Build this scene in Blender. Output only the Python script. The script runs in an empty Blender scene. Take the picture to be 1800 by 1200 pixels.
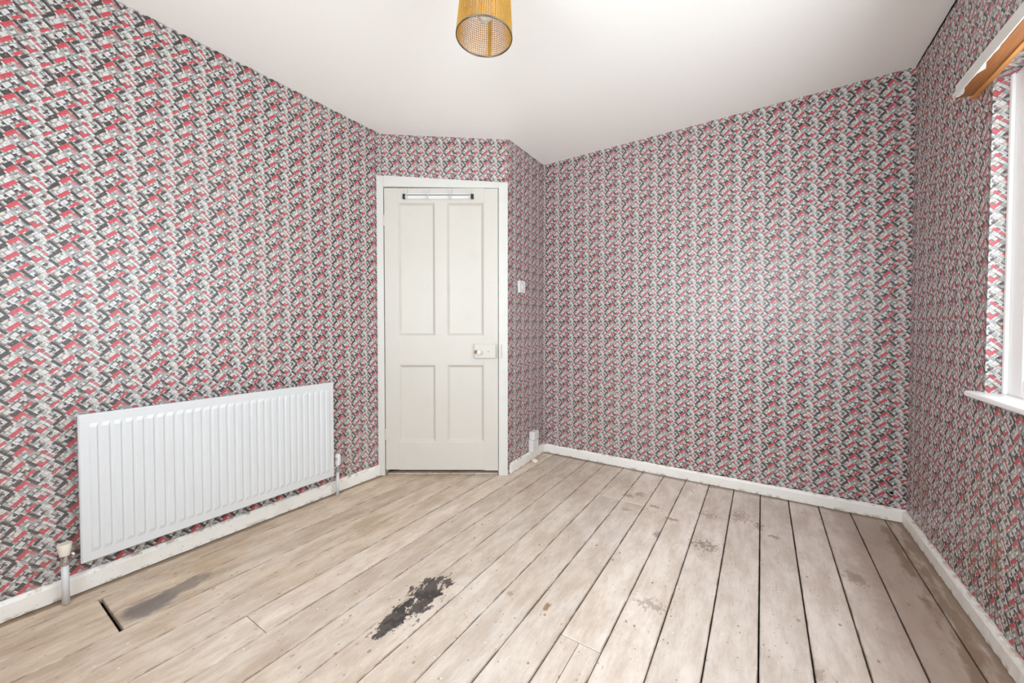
import bpy, bmesh, math, random
from mathutils import Vector, Matrix
random.seed(7)
SC = bpy.context.scene
COL = SC.collection

# ------------------------------------------------------------------ camera
cam_d = bpy.data.cameras.new('camera'); cam = bpy.data.objects.new('camera', cam_d); COL.objects.link(cam)
F_PX, CY_PX, PITCH, YAW = 680.0, 588.95, 0.0224, 0.5738
cam_d.sensor_fit = 'HORIZONTAL'; cam_d.sensor_width = 36.0
cam_d.lens = 36.0 * F_PX / 1800.0
cam_d.shift_y = (CY_PX - 600.0) / 1800.0
cam_d.clip_start = 0.02
cam.location = (0, 0, 1.02)
cam.rotation_euler = (math.pi / 2 - PITCH, 0, YAW)
SC.camera = cam

# ------------------------------------------------------------------ world, daylight, exposure
w = bpy.data.worlds.new('overcast_sky'); SC.world = w; w.use_nodes = True
wb = w.node_tree.nodes['Background']
wb.inputs[0].default_value = (0.87, 0.945, 1.0, 1); wb.inputs[1].default_value = 6.0
SC.view_settings.view_transform = 'Standard'; SC.view_settings.look = 'None'
SC.view_settings.gamma = 1.0; SC.view_settings.use_curve_mapping = False
SC.view_settings.exposure = 0.72
SC.cycles.max_bounces = 10; SC.cycles.diffuse_bounces = 7; SC.cycles.transparent_max_bounces = 24
SC.cycles.sample_clamp_indirect = 8.0; SC.cycles.use_adaptive_sampling = True; SC.cycles.adaptive_threshold = 0.04
try: SC.cycles.use_denoising = True
except Exception: pass
def portal(name, loc, rot, sx, sy):
    d = bpy.data.lights.new(name, 'AREA'); d.shape = 'RECTANGLE'; d.size = sx; d.size_y = sy
    d.cycles.is_portal = True
    o = bpy.data.objects.new(name, d); COL.objects.link(o); o.location = loc; o.rotation_euler = rot
    return o

# ------------------------------------------------------------------ measures of the room (metres)
L, R, B, RE = -2.194, 0.639, 2.779, -0.60
ZT = 2.40
WY0, WY1, WZ0, WZ1 = 0.20, 1.975, 0.775, 1.845           # window opening in the right wall
VX0, VX1, VZ0, VZ1 = -1.50, 0.45, 0.66, 1.96               # opening of an added, unseen fill-light window behind the viewpoint
portal('window_portal', (R + 0.26, (WY0 + WY1) / 2, (WZ0 + WZ1) / 2), (0, math.pi / 2, 0), WZ1 - WZ0 + 0.02, WY1 - WY0 + 0.02)
portal('fill_window_portal', ((VX0 + VX1) / 2, RE - 0.26, (VZ0 + VZ1) / 2), (math.pi / 2, 0, 0), VX1 - VX0 + 0.02, VZ1 - VZ0 + 0.02)

# ------------------------------------------------------------------ helpers
def srgb(r, g, b):
    f = lambda c: c / 12.92 if c <= 0.04045 else ((c + 0.055) / 1.055) ** 2.4
    return (f(r / 255), f(g / 255), f(b / 255), 1)

class NT:
    def __init__(s, name):
        s.m = bpy.data.materials.new(name); s.m.use_nodes = True
        s.t = s.m.node_tree; s.n = s.t.nodes; s.bsdf = s.n['Principled BSDF']
    def new(s, typ, **kw):
        n = s.n.new(typ)
        for k, v in kw.items(): setattr(n, k, v)
        return n
    def link(s, a, b): s.t.links.new(a, b)
    def math(s, op, a, b=None, c=None, clamp=False):
        n = s.n.new('ShaderNodeMath'); n.operation = op; n.use_clamp = clamp
        for i, v in enumerate((a, b, c)):
            if v is None: continue
            if isinstance(v, (int, float)): n.inputs[i].default_value = v
            else: s.link(v, n.inputs[i])
        return n.outputs[0]
    def mix(s, f, a, b, blend='MIX'):
        n = s.n.new('ShaderNodeMix'); n.data_type = 'RGBA'; n.blend_type = blend
        for sock, v in ((n.inputs[0], f), (n.inputs[6], a), (n.inputs[7], b)):
            if isinstance(v, (int, float)): sock.default_value = v
            elif isinstance(v, tuple): sock.default_value = v
            else: s.link(v, sock)
        return n.outputs[2]
    def noise(s, vec, scale, detail=3, rough=0.55, dim='3D'):
        n = s.n.new('ShaderNodeTexNoise'); n.noise_dimensions = dim
        n.inputs['Scale'].default_value = scale; n.inputs['Detail'].default_value = detail; n.inputs['Roughness'].default_value = rough
        if vec is not None: s.link(vec, n.inputs['Vector'])
        return n.outputs['Fac']
    def ramp(s, f, stops, interp='LINEAR'):
        n = s.n.new('ShaderNodeValToRGB'); cr = n.color_ramp; cr.interpolation = interp
        cr.elements[0].position = stops[0][0]; cr.elements[0].color = stops[0][1]
        while len(cr.elements) > 1: cr.elements.remove(cr.elements[-1])
        for p, c in stops[1:]:
            e = cr.elements.new(p); e.color = c
        s.link(f, n.inputs[0]); return n.outputs[0]
    def step(s, f, lo, hi):
        n = s.n.new('ShaderNodeMapRange'); n.interpolation_type = 'SMOOTHSTEP'
        s.link(f, n.inputs[0]); n.inputs[1].default_value = lo; n.inputs[2].default_value = hi
        return n.outputs[0]
    def scalev(s, vec, x, y, z):
        n = s.n.new('ShaderNodeVectorMath'); n.operation = 'MULTIPLY'; s.link(vec, n.inputs[0]); n.inputs[1].default_value = (x, y, z)
        return n.outputs[0]
    def bump(s, h, strength, dist=0.002):
        n = s.n.new('ShaderNodeBump'); n.inputs['Strength'].default_value = strength; n.inputs['Distance'].default_value = dist
        s.link(h, n.inputs['Height']); s.link(n.outputs[0], s.bsdf.inputs['Normal'])
    def set(s, rough=None, metal=None, spec=None, col=None):
        if rough is not None: s.bsdf.inputs['Roughness'].default_value = rough
        if metal is not None: s.bsdf.inputs['Metallic'].default_value = metal
        if spec is not None: s.bsdf.inputs['Specular IOR Level'].default_value = spec
        if col is not None:
            if isinstance(col, tuple): s.bsdf.inputs['Base Color'].default_value = col
            else: s.link(col, s.bsdf.inputs['Base Color'])
        return s.m

def plain(name, col, rough=0.5, metal=0.0, spec=0.5, var=0.06, scale=18.0, bump=0.0):
    t = NT(name); tc = t.new('ShaderNodeTexCoord')
    f = t.noise(tc.outputs['Object'], scale, 4)
    d = tuple(c * (1 - var) for c in col[:3]) + (1,); u = tuple(min(1, c * (1 + var * 0.5)) for c in col[:3]) + (1,)
    c = t.ramp(f, [(0.3, d), (0.7, u)])
    if bump: t.bump(f, bump)
    return t.set(rough, metal, spec, c)

# ------------------------------------------------------------------ materials
PAL = dict(D=srgb(62, 58, 57), R=srgb(203, 72, 82), P=srgb(194, 112, 116), W=srgb(209, 211, 208), G=srgb(166, 167, 164),
           C=srgb(210, 201, 191), M=srgb(112, 108, 106), K=srgb(96, 84, 80))
# The printed pattern: little bricks on the two diagonals of a square repeat, laid out on a grid of NB x 2*NB cells.
NB = 20
BRICKS = [[('G' if (i // 4 + j // 3) % 2 else 'W') for i in range(2 * NB)] for j in range(NB)]
for j in range(NB):
    for i in range(2 * NB):
        if (i % 4 == 3 and (j // 3) % 2 == 0) or (j % 3 == 2 and (i // 4) % 2): BRICKS[j][i] = 'M'
def pat_u(x): return (x - 475) / 1140 if x <= 1045 else 0.5 + (x - 1045) / 1060
def pat_v(y): return (y - 230) / 730
def pat_rect(a0, a1, b0, b1, c):
    for i in range(math.floor(a0 * NB) - 1, math.ceil(a1 * NB) + 1):
        for j in range(math.floor(b0 * NB) - 1, math.ceil(b1 * NB) + 1):
            a, b = (i + 0.5) / NB, (j + 0.5) / NB
            if a0 <= a < a1 and b0 <= b < b1:
                k = math.floor(b)
                BRICKS[int((b - k) * NB) % NB][int(((a - k) % 2) * NB) % (2 * NB)] = c
def rise(x0, y0, x1, y1, th, c):      # brick lying along the rising diagonal
    u0, v0, u1, v1 = pat_u(x0), pat_v(y0), pat_u(x1), pat_v(y1); m = (u0 + v0 + u1 + v1) / 2; h = th / 1460
    pat_rect(m - h, m + h, min(u0 - v0, u1 - v1), max(u0 - v0, u1 - v1), c)
def fall(x0, y0, x1, y1, th, c):      # brick lying along the falling diagonal
    u0, v0, u1, v1 = pat_u(x0), pat_v(y0), pat_u(x1), pat_v(y1); m = (u0 - v0 + u1 - v1) / 2; h = th / 1460
    pat_rect(min(u0 + v0, u1 + v1), max(u0 + v0, u1 + v1), m - h, m + h, c)
fall(1080,310,1300,440,75,'W'); rise(870,390,1050,290,55,'W'); rise(1060,560,1230,450,60,'G')
rise(220,505,430,430,60,'W'); rise(300,470,470,390,50,'G'); rise(80,580,190,530,70,'C'); rise(180,640,270,590,60,'W')
fall(1120,640,1290,690,70,'G'); fall(520,210,700,290,70,'G'); rise(560,450,700,420,80,'G'); rise(500,520,600,460,50,'G')
fall(780,100,960,230,90,'W'); fall(800,190,1010,260,50,'C'); fall(960,220,1020,260,60,'C')
rise(300,760,520,640,60,'W'); fall(540,680,760,780,80,'G'); fall(830,520,1030,620,70,'W'); rise(860,760,1030,670,55,'G')
fall(1050,720,1160,790,70,'W'); rise(1000,850,1150,790,45,'C'); rise(10,930,200,830,55,'G'); fall(200,840,430,960,60,'W')
fall(60,190,170,230,60,'C'); fall(700,240,780,300,80,'W'); rise(870,330,960,270,60,'G'); fall(940,430,1060,500,60,'W')
rise(640,600,760,560,45,'C'); fall(760,560,840,620,50,'C')
rise(240,790,420,700,30,'M'); fall(330,760,470,830,50,'M'); fall(560,300,700,380,26,'M'); rise(600,540,800,460,26,'M')
fall(520,640,640,700,22,'M'); fall(830,570,1000,660,18,'M'); rise(380,440,470,400,18,'M')
fall(1090,390,1180,440,60,'D'); rise(1040,470,1100,420,50,'D'); rise(960,800,1040,750,75,'D'); rise(1000,760,1040,740,40,'R')
rise(390,790,480,740,70,'D'); fall(500,760,570,800,60,'K'); fall(770,270,830,310,60,'D'); fall(170,160,220,190,60,'D')
fall(180,880,230,920,50,'D')
fall(480,205,725,370,62,'D'); fall(490,565,700,690,72,'D'); fall(1060,640,1300,800,72,'D'); fall(1050,245,1320,390,66,'D')
rise(30,540,190,425,90,'D'); rise(185,305,400,215,84,'D'); rise(570,905,770,820,84,'D'); rise(1070,615,1325,455,92,'D')
rise(215,400,478,262,96,'R'); rise(155,715,455,565,104,'R'); rise(450,895,655,790,80,'R'); rise(1000,940,1220,815,100,'R')
rise(755,725,950,640,84,'R'); fall(690,625,770,690,60,'R'); fall(482,315,625,385,60,'P'); fall(790,405,910,470,56,'R'); fall(920,490,1040,555,56,'P')
def make_wallpaper(name, aged=False):
    t = NT(name)
    uv = t.new('ShaderNodeUVMap'); uv.uv_map = 'paper'
    geo = t.new('ShaderNodeNewGeometry')
    sep = t.new('ShaderNodeSeparateXYZ')
    wob = t.new('ShaderNodeTexNoise'); wob.inputs['Scale'].default_value = 7.0; wob.inputs['Detail'].default_value = 2
    t.link(uv.outputs[0], wob.inputs['Vector'])
    va = t.new('ShaderNodeVectorMath', operation='MULTIPLY_ADD'); t.link(wob.outputs['Color'], va.inputs[0])
    va.inputs[1].default_value = (0.022, 0.022, 0); t.link(uv.outputs[0], va.inputs[2])
    t.link(va.outputs[0], sep.inputs[0])
    u, v = sep.outputs[0], sep.outputs[1]
    a = t.math('ADD', u, v); b = t.math('SUBTRACT', u, v)
    k = t.math('FLOOR', b)
    A = t.math('FRACT', t.math('MULTIPLY', t.math('SUBTRACT', a, k), 0.5))
    bb = t.math('MULTIPLY', t.math('SUBTRACT', b, k), NB)
    idx = t.math('FLOOR', bb)
    col = None
    for j, row in enumerate(BRICKS):
        stops = [(0.0, PAL[row[0]])]
        for i in range(1, len(row)):
            if row[i] != row[i - 1]: stops.append((i / len(row), PAL[row[i]]))
        c = t.ramp(A, stops[:32], 'CONSTANT')
        col = c if col is None else t.mix(t.math('COMPARE', idx, float(j), 0.1), col, c)
    # thin printed outlines between the little bricks and a stony mottling
    la = t.math('ABSOLUTE', t.math('SUBTRACT', t.math('FRACT', t.math('MULTIPLY', a, NB / 4)), 0.5))
    lb = t.math('ABSOLUTE', t.math('SUBTRACT', t.math('FRACT', t.math('MULTIPLY', b, NB / 4)), 0.5))
    ln = t.math('MAXIMUM', t.step(la, 0.44, 0.48), t.step(lb, 0.44, 0.48))
    col = t.mix(t.math('MULTIPLY', ln, 0.55), col, srgb(66, 58, 56))
    m1 = t.noise(uv.outputs[0], 16.0, 3, 0.6)
    col = t.mix(t.step(m1, 0.54, 0.70), col, srgb(142, 116, 117))
    m2 = t.noise(uv.outputs[0], 40.0, 2)
    dk = t.math('MULTIPLY_ADD', m2, 0.5, 0.72)
    cx = t.new('ShaderNodeCombineXYZ'); [t.link(dk, cx.inputs[i]) for i in range(3)]
    col = t.mix(1.0, col, cx.outputs[0], 'MULTIPLY')
    # broad fading of the print, sheet by sheet
    fade = t.noise(geo.outputs['Position'], 1.1, 2)
    col = t.mix(t.math('MULTIPLY', t.step(fade, 0.4, 0.75), 0.10), col, srgb(205, 196, 190))
    if aged:
        p = t.new('ShaderNodeSeparateXYZ'); t.link(geo.outputs['Position'], p.inputs[0])
        damp = t.noise(t.scalev(geo.outputs['Position'], 1, 5.5, 1.4), 2.4, 5)
        low = t.step(p.outputs[2], 0.75, 0.15)
        col = t.mix(t.math('MULTIPLY', t.math('MULTIPLY', t.step(damp, 0.50, 0.68), low), 0.45), col, srgb(150, 122, 96))
        # a few brown creases where the loose paper has folded
        wv = t.noise(t.scalev(geo.outputs['Position'], 0, 0, 1), 9, 2)
        for (cy, cw, ztop) in ((1.905, 0.0035, 0.62), (1.868, 0.0022, 0.40), (2.02, 0.002, 0.30), (1.70, 0.003, 0.33)):
            dd = t.math('ABSOLUTE', t.math('SUBTRACT', p.outputs[1], t.math('MULTIPLY_ADD', wv, 0.06, cy - 0.03)))
            cm = t.math('MULTIPLY', t.step(dd, cw * 1.6, cw * 0.4), t.step(p.outputs[2], ztop, ztop - 0.06))
            col = t.mix(t.math('MULTIPLY', cm, 0.75), col, srgb(86, 64, 44))
    t.bump(m2, 0.12, 0.001)
    return t.set(0.36, 0, 0.55, col)
M_PAPER = make_wallpaper('patterned_wallpaper'); M_PAPER_AGED = make_wallpaper('damp_patterned_wallpaper', True)

def white_paint(name, base=(226, 225, 220), dirt=0.25, rough=0.38, chip=False):
    t = NT(name); tc = t.new('ShaderNodeTexCoord'); geo = t.new('ShaderNodeNewGeometry')
    f = t.noise(geo.outputs['Position'], 9, 5); g = t.noise(geo.outputs['Position'], 55, 3)
    b = srgb(*base)
    d = srgb(base[0] - 26, base[1] - 34, base[2] - 50)
    c = t.mix(t.math('MULTIPLY', t.step(f, 0.5, 0.8), dirt), b, d)
    if chip:
        p = t.new('ShaderNodeSeparateXYZ'); t.link(geo.outputs['Position'], p.inputs[0])
        low = t.step(p.outputs[2], 0.022, 0.002); top = t.step(p.outputs[2], 0.056, 0.072)
        edge = t.math('MAXIMUM', low, top)
        n = t.noise(geo.outputs['Position'], 26, 5)
        mk = t.math('MULTIPLY', edge, t.step(n, 0.50, 0.62))
        c = t.mix(t.math('MULTIPLY', mk, 0.7), c, srgb(158, 132, 98))
        sp = t.noise(geo.outputs['Position'], 90, 2)
        c = t.mix(t.math('MULTIPLY', t.step(sp, 0.70, 0.76), 0.6), c, srgb(120, 106, 92))
    t.bump(g, 0.12, 0.001)
    return t.set(rough, 0, 0.5, c)
M_SKIRT = white_paint('chipped_white_gloss', (240, 238, 232), 0.28, 0.35, True)
M_DOOR = white_paint('old_white_door_paint', (208, 204, 195), 0.10, 0.40)
M_FRAME = white_paint('white_frame_paint', (216, 215, 209), 0.22, 0.38)
M_RAD = plain('white_enamel', srgb(212, 214, 215), 0.30, 0, 0.5, 0.012, 5)
M_PLAST = plain('white_plastic', srgb(224, 224, 222), 0.35, 0, 0.5, 0.02)
M_CREAM = plain('cream_plastic', srgb(230, 222, 206), 0.4, 0, 0.5, 0.04)
M_CHROME = plain('chrome', srgb(205, 205, 208), 0.18, 1.0, 0.5, 0.05)
M_BLACK = plain('black_plastic', srgb(30, 30, 32), 0.4)
M_STEEL = plain('silver_steel', srgb(198, 198, 200), 0.3, 0.9, 0.5, 0.05)
M_DARK = plain('dark_void', srgb(34, 27, 22), 0.9, 0, 0.2, 0.3)
M_PLASTER = plain('white_plaster', srgb(226, 220, 206), 0.85, 0, 0.2, 0.1, 40, 0.4)
M_CEIL = plain('matt_white_ceiling', srgb(249, 247, 242), 0.9, 0, 0.2, 0.006, 1.2)
M_UPVC = plain('white_window_paint', srgb(249, 249, 249), 0.3, 0, 0.5, 0.005)

def wood_plank():
    t = NT('worn_painted_boards'); geo = t.new('ShaderNodeNewGeometry'); oi = t.new('ShaderNodeObjectInfo')
    pos = geo.outputs['Position']
    sp = t.new('ShaderNodeSeparateXYZ'); t.link(pos, sp.inputs[0]); X, Y = sp.outputs[0], sp.outputs[1]
    off = t.new('ShaderNodeCombineXYZ'); t.link(t.math('MULTIPLY', oi.outputs['Random'], 37.0), off.inputs[1]); t.link(t.math('MULTIPLY', oi.outputs['Random'], 11.0), off.inputs[2])
    pv = t.new('ShaderNodeVectorMath', operation='ADD'); t.link(pos, pv.inputs[0]); t.link(off.outputs[0], pv.inputs[1])
    P = pv.outputs[0]
    grain = t.noise(t.scalev(P, 1, 0.05, 1), 190, 5, 0.65)
    fine = t.noise(t.scalev(P, 1, 0.35, 1), 90, 5, 0.7)
    broad = t.noise(t.scalev(P, 1, 0.30, 1), 16, 7, 0.68)
    patch = t.noise(pos, 2.6, 6, 0.65)
    # bare timber shows more on the left side of the room, thin whitish paint is left on the rest; part of this difference is painted light
    bare = t.step(t.math('ADD', t.math('MULTIPLY_ADD', X, -0.40, -0.34), t.math('MULTIPLY_ADD', patch, 1.3, -0.65)), -0.30, 0.80)
    pale = t.mix(t.step(broad, 0.32, 0.70), srgb(206, 191, 177), srgb(232, 221, 211))
    timber = t.mix(t.step(broad, 0.32, 0.68), srgb(182, 157, 130), srgb(214, 194, 169))
    col = t.mix(bare, pale, timber)
    col = t.mix(t.math('MULTIPLY', t.step(grain, 0.54, 0.74), 0.30), col, srgb(158, 134, 110))
    col = t.mix(t.math('MULTIPLY', t.step(fine, 0.56, 0.72), 0.34), col, srgb(160, 138, 116))
    col = t.mix(t.math('MULTIPLY', t.step(fine, 0.42, 0.30), 0.30), col, srgb(240, 234, 228))
    rnd = t.math('MULTIPLY_ADD', oi.outputs['Random'], 0.16, 0.89)
    cx = t.new('ShaderNodeCombineXYZ'); [t.link(rnd, cx.inputs[i]) for i in range(3)]
    col = t.mix(1.0, col, cx.outputs[0], 'MULTIPLY')
    # scattered dark specks and brown drips
    vo = t.new('ShaderNodeTexVoronoi'); vo.inputs['Scale'].default_value = 21; vo.inputs['Randomness'].default_value = 1
    t.link(t.scalev(pos, 1, 0.75, 0), vo.inputs['Vector'])
    sepc = t.new('ShaderNodeSeparateColor'); t.link(vo.outputs['Color'], sepc.inputs[0])
    wob = t.noise(pos, 70, 3)
    dist = t.math('ADD', vo.outputs['Distance'], t.math('MULTIPLY_ADD', wob, 0.16, -0.08))
    spot = t.math('MULTIPLY', t.math('LESS_THAN', dist, t.math('MULTIPLY_ADD', sepc.outputs[1], 0.13, 0.0)), t.math('GREATER_THAN', sepc.outputs[0], 0.45))
    col = t.mix(t.math('MULTIPLY', spot, 0.62), col, t.mix(sepc.outputs[2], srgb(96, 80, 68), srgb(140, 104, 70)))
    vo2 = t.new('ShaderNodeTexVoronoi'); vo2.inputs['Scale'].default_value = 30
    t.link(pos, vo2.inputs['Vector']); s2 = t.new('ShaderNodeSeparateColor'); t.link(vo2.outputs['Color'], s2.inputs[0])
    wsp = t.math('MULTIPLY', t.math('LESS_THAN', vo2.outputs['Distance'], 0.10), t.math('GREATER_THAN', s2.outputs[0], 0.86))
    col = t.mix(t.math('MULTIPLY', wsp, 0.7), col, srgb(236, 230, 222))
    vo3 = t.new('ShaderNodeTexVoronoi'); vo3.inputs['Scale'].default_value = 62
    t.link(t.scalev(pos, 1, 0.6, 0), vo3.inputs['Vector']); s3 = t.new('ShaderNodeSeparateColor'); t.link(vo3.outputs['Color'], s3.inputs[0])
    ks = t.math('MULTIPLY', t.math('LESS_THAN', t.math('ADD', vo3.outputs['Distance'], t.math('MULTIPLY_ADD', wob, 0.3, -0.15)), 0.16), t.math('GREATER_THAN', s3.outputs[0], 0.80))
    col = t.mix(t.math('MULTIPLY', ks, 0.5), col, srgb(112, 92, 74))
    # dirt packed into the joints between boards
    sd_ = t.math('MULTIPLY', t.math('ABSOLUTE', t.math('SUBTRACT', t.math('FRACT', t.math('MULTIPLY_ADD', X, 1 / 0.1383, 0.5 - 0.003 / 0.1383)), 0.5)), 0.1383)
    jn = t.noise(t.scalev(pos, 1, 0.4, 1), 30, 4, 0.65)
    col = t.mix(t.math('MULTIPLY', t.math('MULTIPLY', t.step(sd_, 0.0075, 0.0015), t.step(jn, 0.36, 0.62)), 0.6), col, srgb(104, 84, 64))
    # named stains: (x, y, half width, half length, edge noise, strength, colour)
    nbig = t.noise(t.scalev(pos, 1, 0.55, 1), 26, 4, 0.7); nsml = t.noise(t.scalev(pos, 1, 0.55, 1), 75, 3, 0.7)
    for (sx, sy, hw, hl, en, st, c) in STAINS:
        dx = t.math('MULTIPLY', t.math('SUBTRACT', X, sx), 1 / hw); dy = t.math('MULTIPLY', t.math('SUBTRACT', Y, sy), 1 / hl)
        d2 = t.math('SQRT', t.math('ADD', t.math('MULTIPLY', dx, dx), t.math('MULTIPLY', dy, dy)))
        nn = nbig if hl > 0.07 else nsml
        m = t.step(t.math('ADD', d2, t.math('MULTIPLY_ADD', nn, 4 * en, -2 * en)), 1.0, 0.80 if st > 0.85 else 0.45)
        col = t.mix(t.math('MULTIPLY', m, st), col, c)
    # grime left along the walls where no paint ever reached
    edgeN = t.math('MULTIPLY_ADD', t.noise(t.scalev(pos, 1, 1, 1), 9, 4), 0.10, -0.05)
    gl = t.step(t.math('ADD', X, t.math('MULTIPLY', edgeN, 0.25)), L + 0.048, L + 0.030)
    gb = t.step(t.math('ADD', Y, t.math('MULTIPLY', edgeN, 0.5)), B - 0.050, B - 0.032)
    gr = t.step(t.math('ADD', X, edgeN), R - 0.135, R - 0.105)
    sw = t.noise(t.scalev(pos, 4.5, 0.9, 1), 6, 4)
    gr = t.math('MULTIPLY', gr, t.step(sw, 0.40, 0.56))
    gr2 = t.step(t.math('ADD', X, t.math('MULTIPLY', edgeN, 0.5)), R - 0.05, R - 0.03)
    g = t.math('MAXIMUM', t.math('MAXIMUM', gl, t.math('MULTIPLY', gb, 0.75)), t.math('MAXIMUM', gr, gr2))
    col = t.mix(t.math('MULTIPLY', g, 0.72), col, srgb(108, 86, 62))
    # fuzzy shadow of the window sill, painted into the board colour
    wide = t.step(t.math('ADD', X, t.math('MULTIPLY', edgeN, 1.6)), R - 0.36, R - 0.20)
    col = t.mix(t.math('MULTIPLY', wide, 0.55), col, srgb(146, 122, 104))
    t.bump(grain, 0.18, 0.0012)
    return t.set(0.52, 0, 0.35, col)
BK = srgb(62, 56, 54)
STAINS = [(-1.075, 1.07, 0.055, 0.10, 1.1, 0.92, BK), (-1.045, 0.98, 0.050, 0.10, 1.2, 0.92, BK), (-1.062, 0.89, 0.042, 0.09, 1.0, 0.92, BK),
          (-1.868, 0.45, 0.075, 0.10, 0.25, 0.80, srgb(106, 98, 96)), (-1.90, 0.57, 0.050, 0.11, 0.5, 0.7, srgb(120, 110, 104)),
          (-0.647, 1.233, 0.014, 0.026, 0.5, 0.8, srgb(138, 100, 56)), (0.33, 2.06, 0.045, 0.060, 0.5, 0.5, srgb(118, 94, 68)),
          (-0.669, 2.329, 0.040, 0.030, 0.8, 0.6, srgb(150, 118, 84)), (-0.613, 2.385, 0.030, 0.040, 0.8, 0.65, srgb(158, 122, 80)),
          (-0.627, 2.140, 0.030, 0.022, 0.9, 0.5, srgb(150, 120, 92)), (-0.501, 2.261, 0.038, 0.020, 0.8, 0.6, srgb(146, 112, 78)),
          (-0.392, 2.162, 0.042, 0.018, 0.8, 0.65, srgb(146, 112, 78)), (-0.422, 1.968, 0.020, 0.036, 0.7, 0.6, srgb(126, 96, 84)),
          (-0.232, 2.317, 0.050, 0.040, 1.3, 0.5, srgb(140, 114, 90)), (-0.090, 2.390, 0.050, 0.070, 1.4, 0.5, srgb(136, 110, 86)),
          (0.001, 2.326, 0.022, 0.050, 0.9, 0.6, srgb(138, 106, 74)), (0.060, 2.250, 0.028, 0.020, 0.7, 0.6, srgb(124, 98, 78)),
          (-0.210, 1.988, 0.060, 0.045, 1.6, 0.6, srgb(112, 94, 80)), (-0.794, 1.217, 0.016, 0.014, 0.8, 0.5, srgb(150, 118, 84)),
          (0.150, 1.42, 0.020, 0.03, 0.9, 0.45, srgb(120, 100, 84)), (-0.33, 1.45, 0.05, 0.03, 1.5, 0.45, srgb(120, 100, 84))]
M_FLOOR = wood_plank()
def stained_wood(name, a, b):
    t = NT(name); geo = t.new('ShaderNodeNewGeometry')
    g = t.noise(t.scalev(geo.outputs['Position'], 1, 0.06, 1), 120, 4, 0.6)
    c = t.ramp(g, [(0.3, a), (0.7, b)])
    return t.set(0.35, 0, 0.5, c)
M_BATTEN = stained_wood('brown_stained_timber', srgb(122, 74, 34), srgb(160, 100, 48))
M_LIT_EDGE = stained_wood('lit_edge_timber', srgb(190, 124, 56), srgb(214, 152, 84))  # lit edge of the batten underside, its brightness put into the colour
M_BRASS = plain('gold_metal', srgb(222, 180, 98), 0.34, 0.95, 0.5, 0.08, 9)
M_RIM = plain('grey_metal_rim', srgb(120, 116, 108), 0.35, 1.0)
def glass_pane():
    t = NT('window_glass')
    tr = t.new('ShaderNodeBsdfTransparent'); gl = t.new('ShaderNodeBsdfGlossy'); gl.inputs['Roughness'].default_value = 0.02
    mx = t.new('ShaderNodeMixShader'); mx.inputs[0].default_value = 0.06
    t.link(tr.outputs[0], mx.inputs[1]); t.link(gl.outputs[0], mx.inputs[2])
    t.link(mx.outputs[0], t.n['Material Output'].inputs[0]); return t.m
M_GLASS = glass_pane()
def bulb_glass():
    t = NT('bulb_glass'); t.bsdf.inputs['Transmission Weight'].default_value = 0.85
    return t.set(0.25, 0, 0.5, srgb(240, 236, 228))
M_BULB = bulb_glass()

# ------------------------------------------------------------------ mesh helpers
def link_obj(name, me, mat, parent=None):
    o = bpy.data.objects.new(name, me); COL.objects.link(o)
    if mat: me.materials.append(mat)
    if parent: o.parent = parent
    return o
def from_bm(name, bm, mat, parent=None, smooth=False):
    me = bpy.data.meshes.new(name); bmesh.ops.recalc_face_normals(bm, faces=bm.faces); bm.to_mesh(me); bm.free()
    if smooth:
        for p in me.polygons: p.use_smooth = True
    return link_obj(name, me, mat, parent)
def add_box(bm, x0, x1, y0, y1, z0, z1, bev=0.0, seg=2):
    r = bmesh.ops.create_cube(bm, size=1.0); vs = r['verts']
    for v in vs:
        v.co = Vector(((x0 + x1) / 2 + v.co.x * (x1 - x0), (y0 + y1) / 2 + v.co.y * (y1 - y0), (z0 + z1) / 2 + v.co.z * (z1 - z0)))
    if bev > 0:
        es = list({e for v in vs for e in v.link_edges})
        bmesh.ops.bevel(bm, geom=es, offset=bev, segments=seg, affect='EDGES', profile=0.5)
def box(name, x0, x1, y0, y1, z0, z1, mat, parent=None, bev=0.0, seg=2):
    bm = bmesh.new(); add_box(bm, x0, x1, y0, y1, z0, z1, bev, seg); return from_bm(name, bm, mat, parent)
def add_tube(bm, pts, rad, seg=12, caps=True):
    pts = [Vector(p) for p in pts]; rads = rad if isinstance(rad, (list, tuple)) else [rad] * len(pts)
    rings = []
    up = None
    for i, p in enumerate(pts):
        d = (pts[min(i + 1, len(pts) - 1)] - pts[max(i - 1, 0)]).normalized()
        if up is None:
            up = Vector((0, 0, 1)) if abs(d.z) < 0.9 else Vector((1, 0, 0))
        s = d.cross(up).normalized(); up = s.cross(d).normalized()
        rings.append([bm.verts.new(p + (s * math.cos(2 * math.pi * k / seg) + up * math.sin(2 * math.pi * k / seg)) * rads[i]) for k in range(seg)])
    for a, b in zip(rings, rings[1:]):
        for k in range(seg): bm.faces.new((a[k], a[(k + 1) % seg], b[(k + 1) % seg], b[k]))
    if caps: bm.faces.new(rings[0][::-1]); bm.faces.new(rings[-1])
def tube(name, pts, rad, mat, parent=None, seg=12):
    bm = bmesh.new(); add_tube(bm, pts, rad, seg); return from_bm(name, bm, mat, parent, True)
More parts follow.
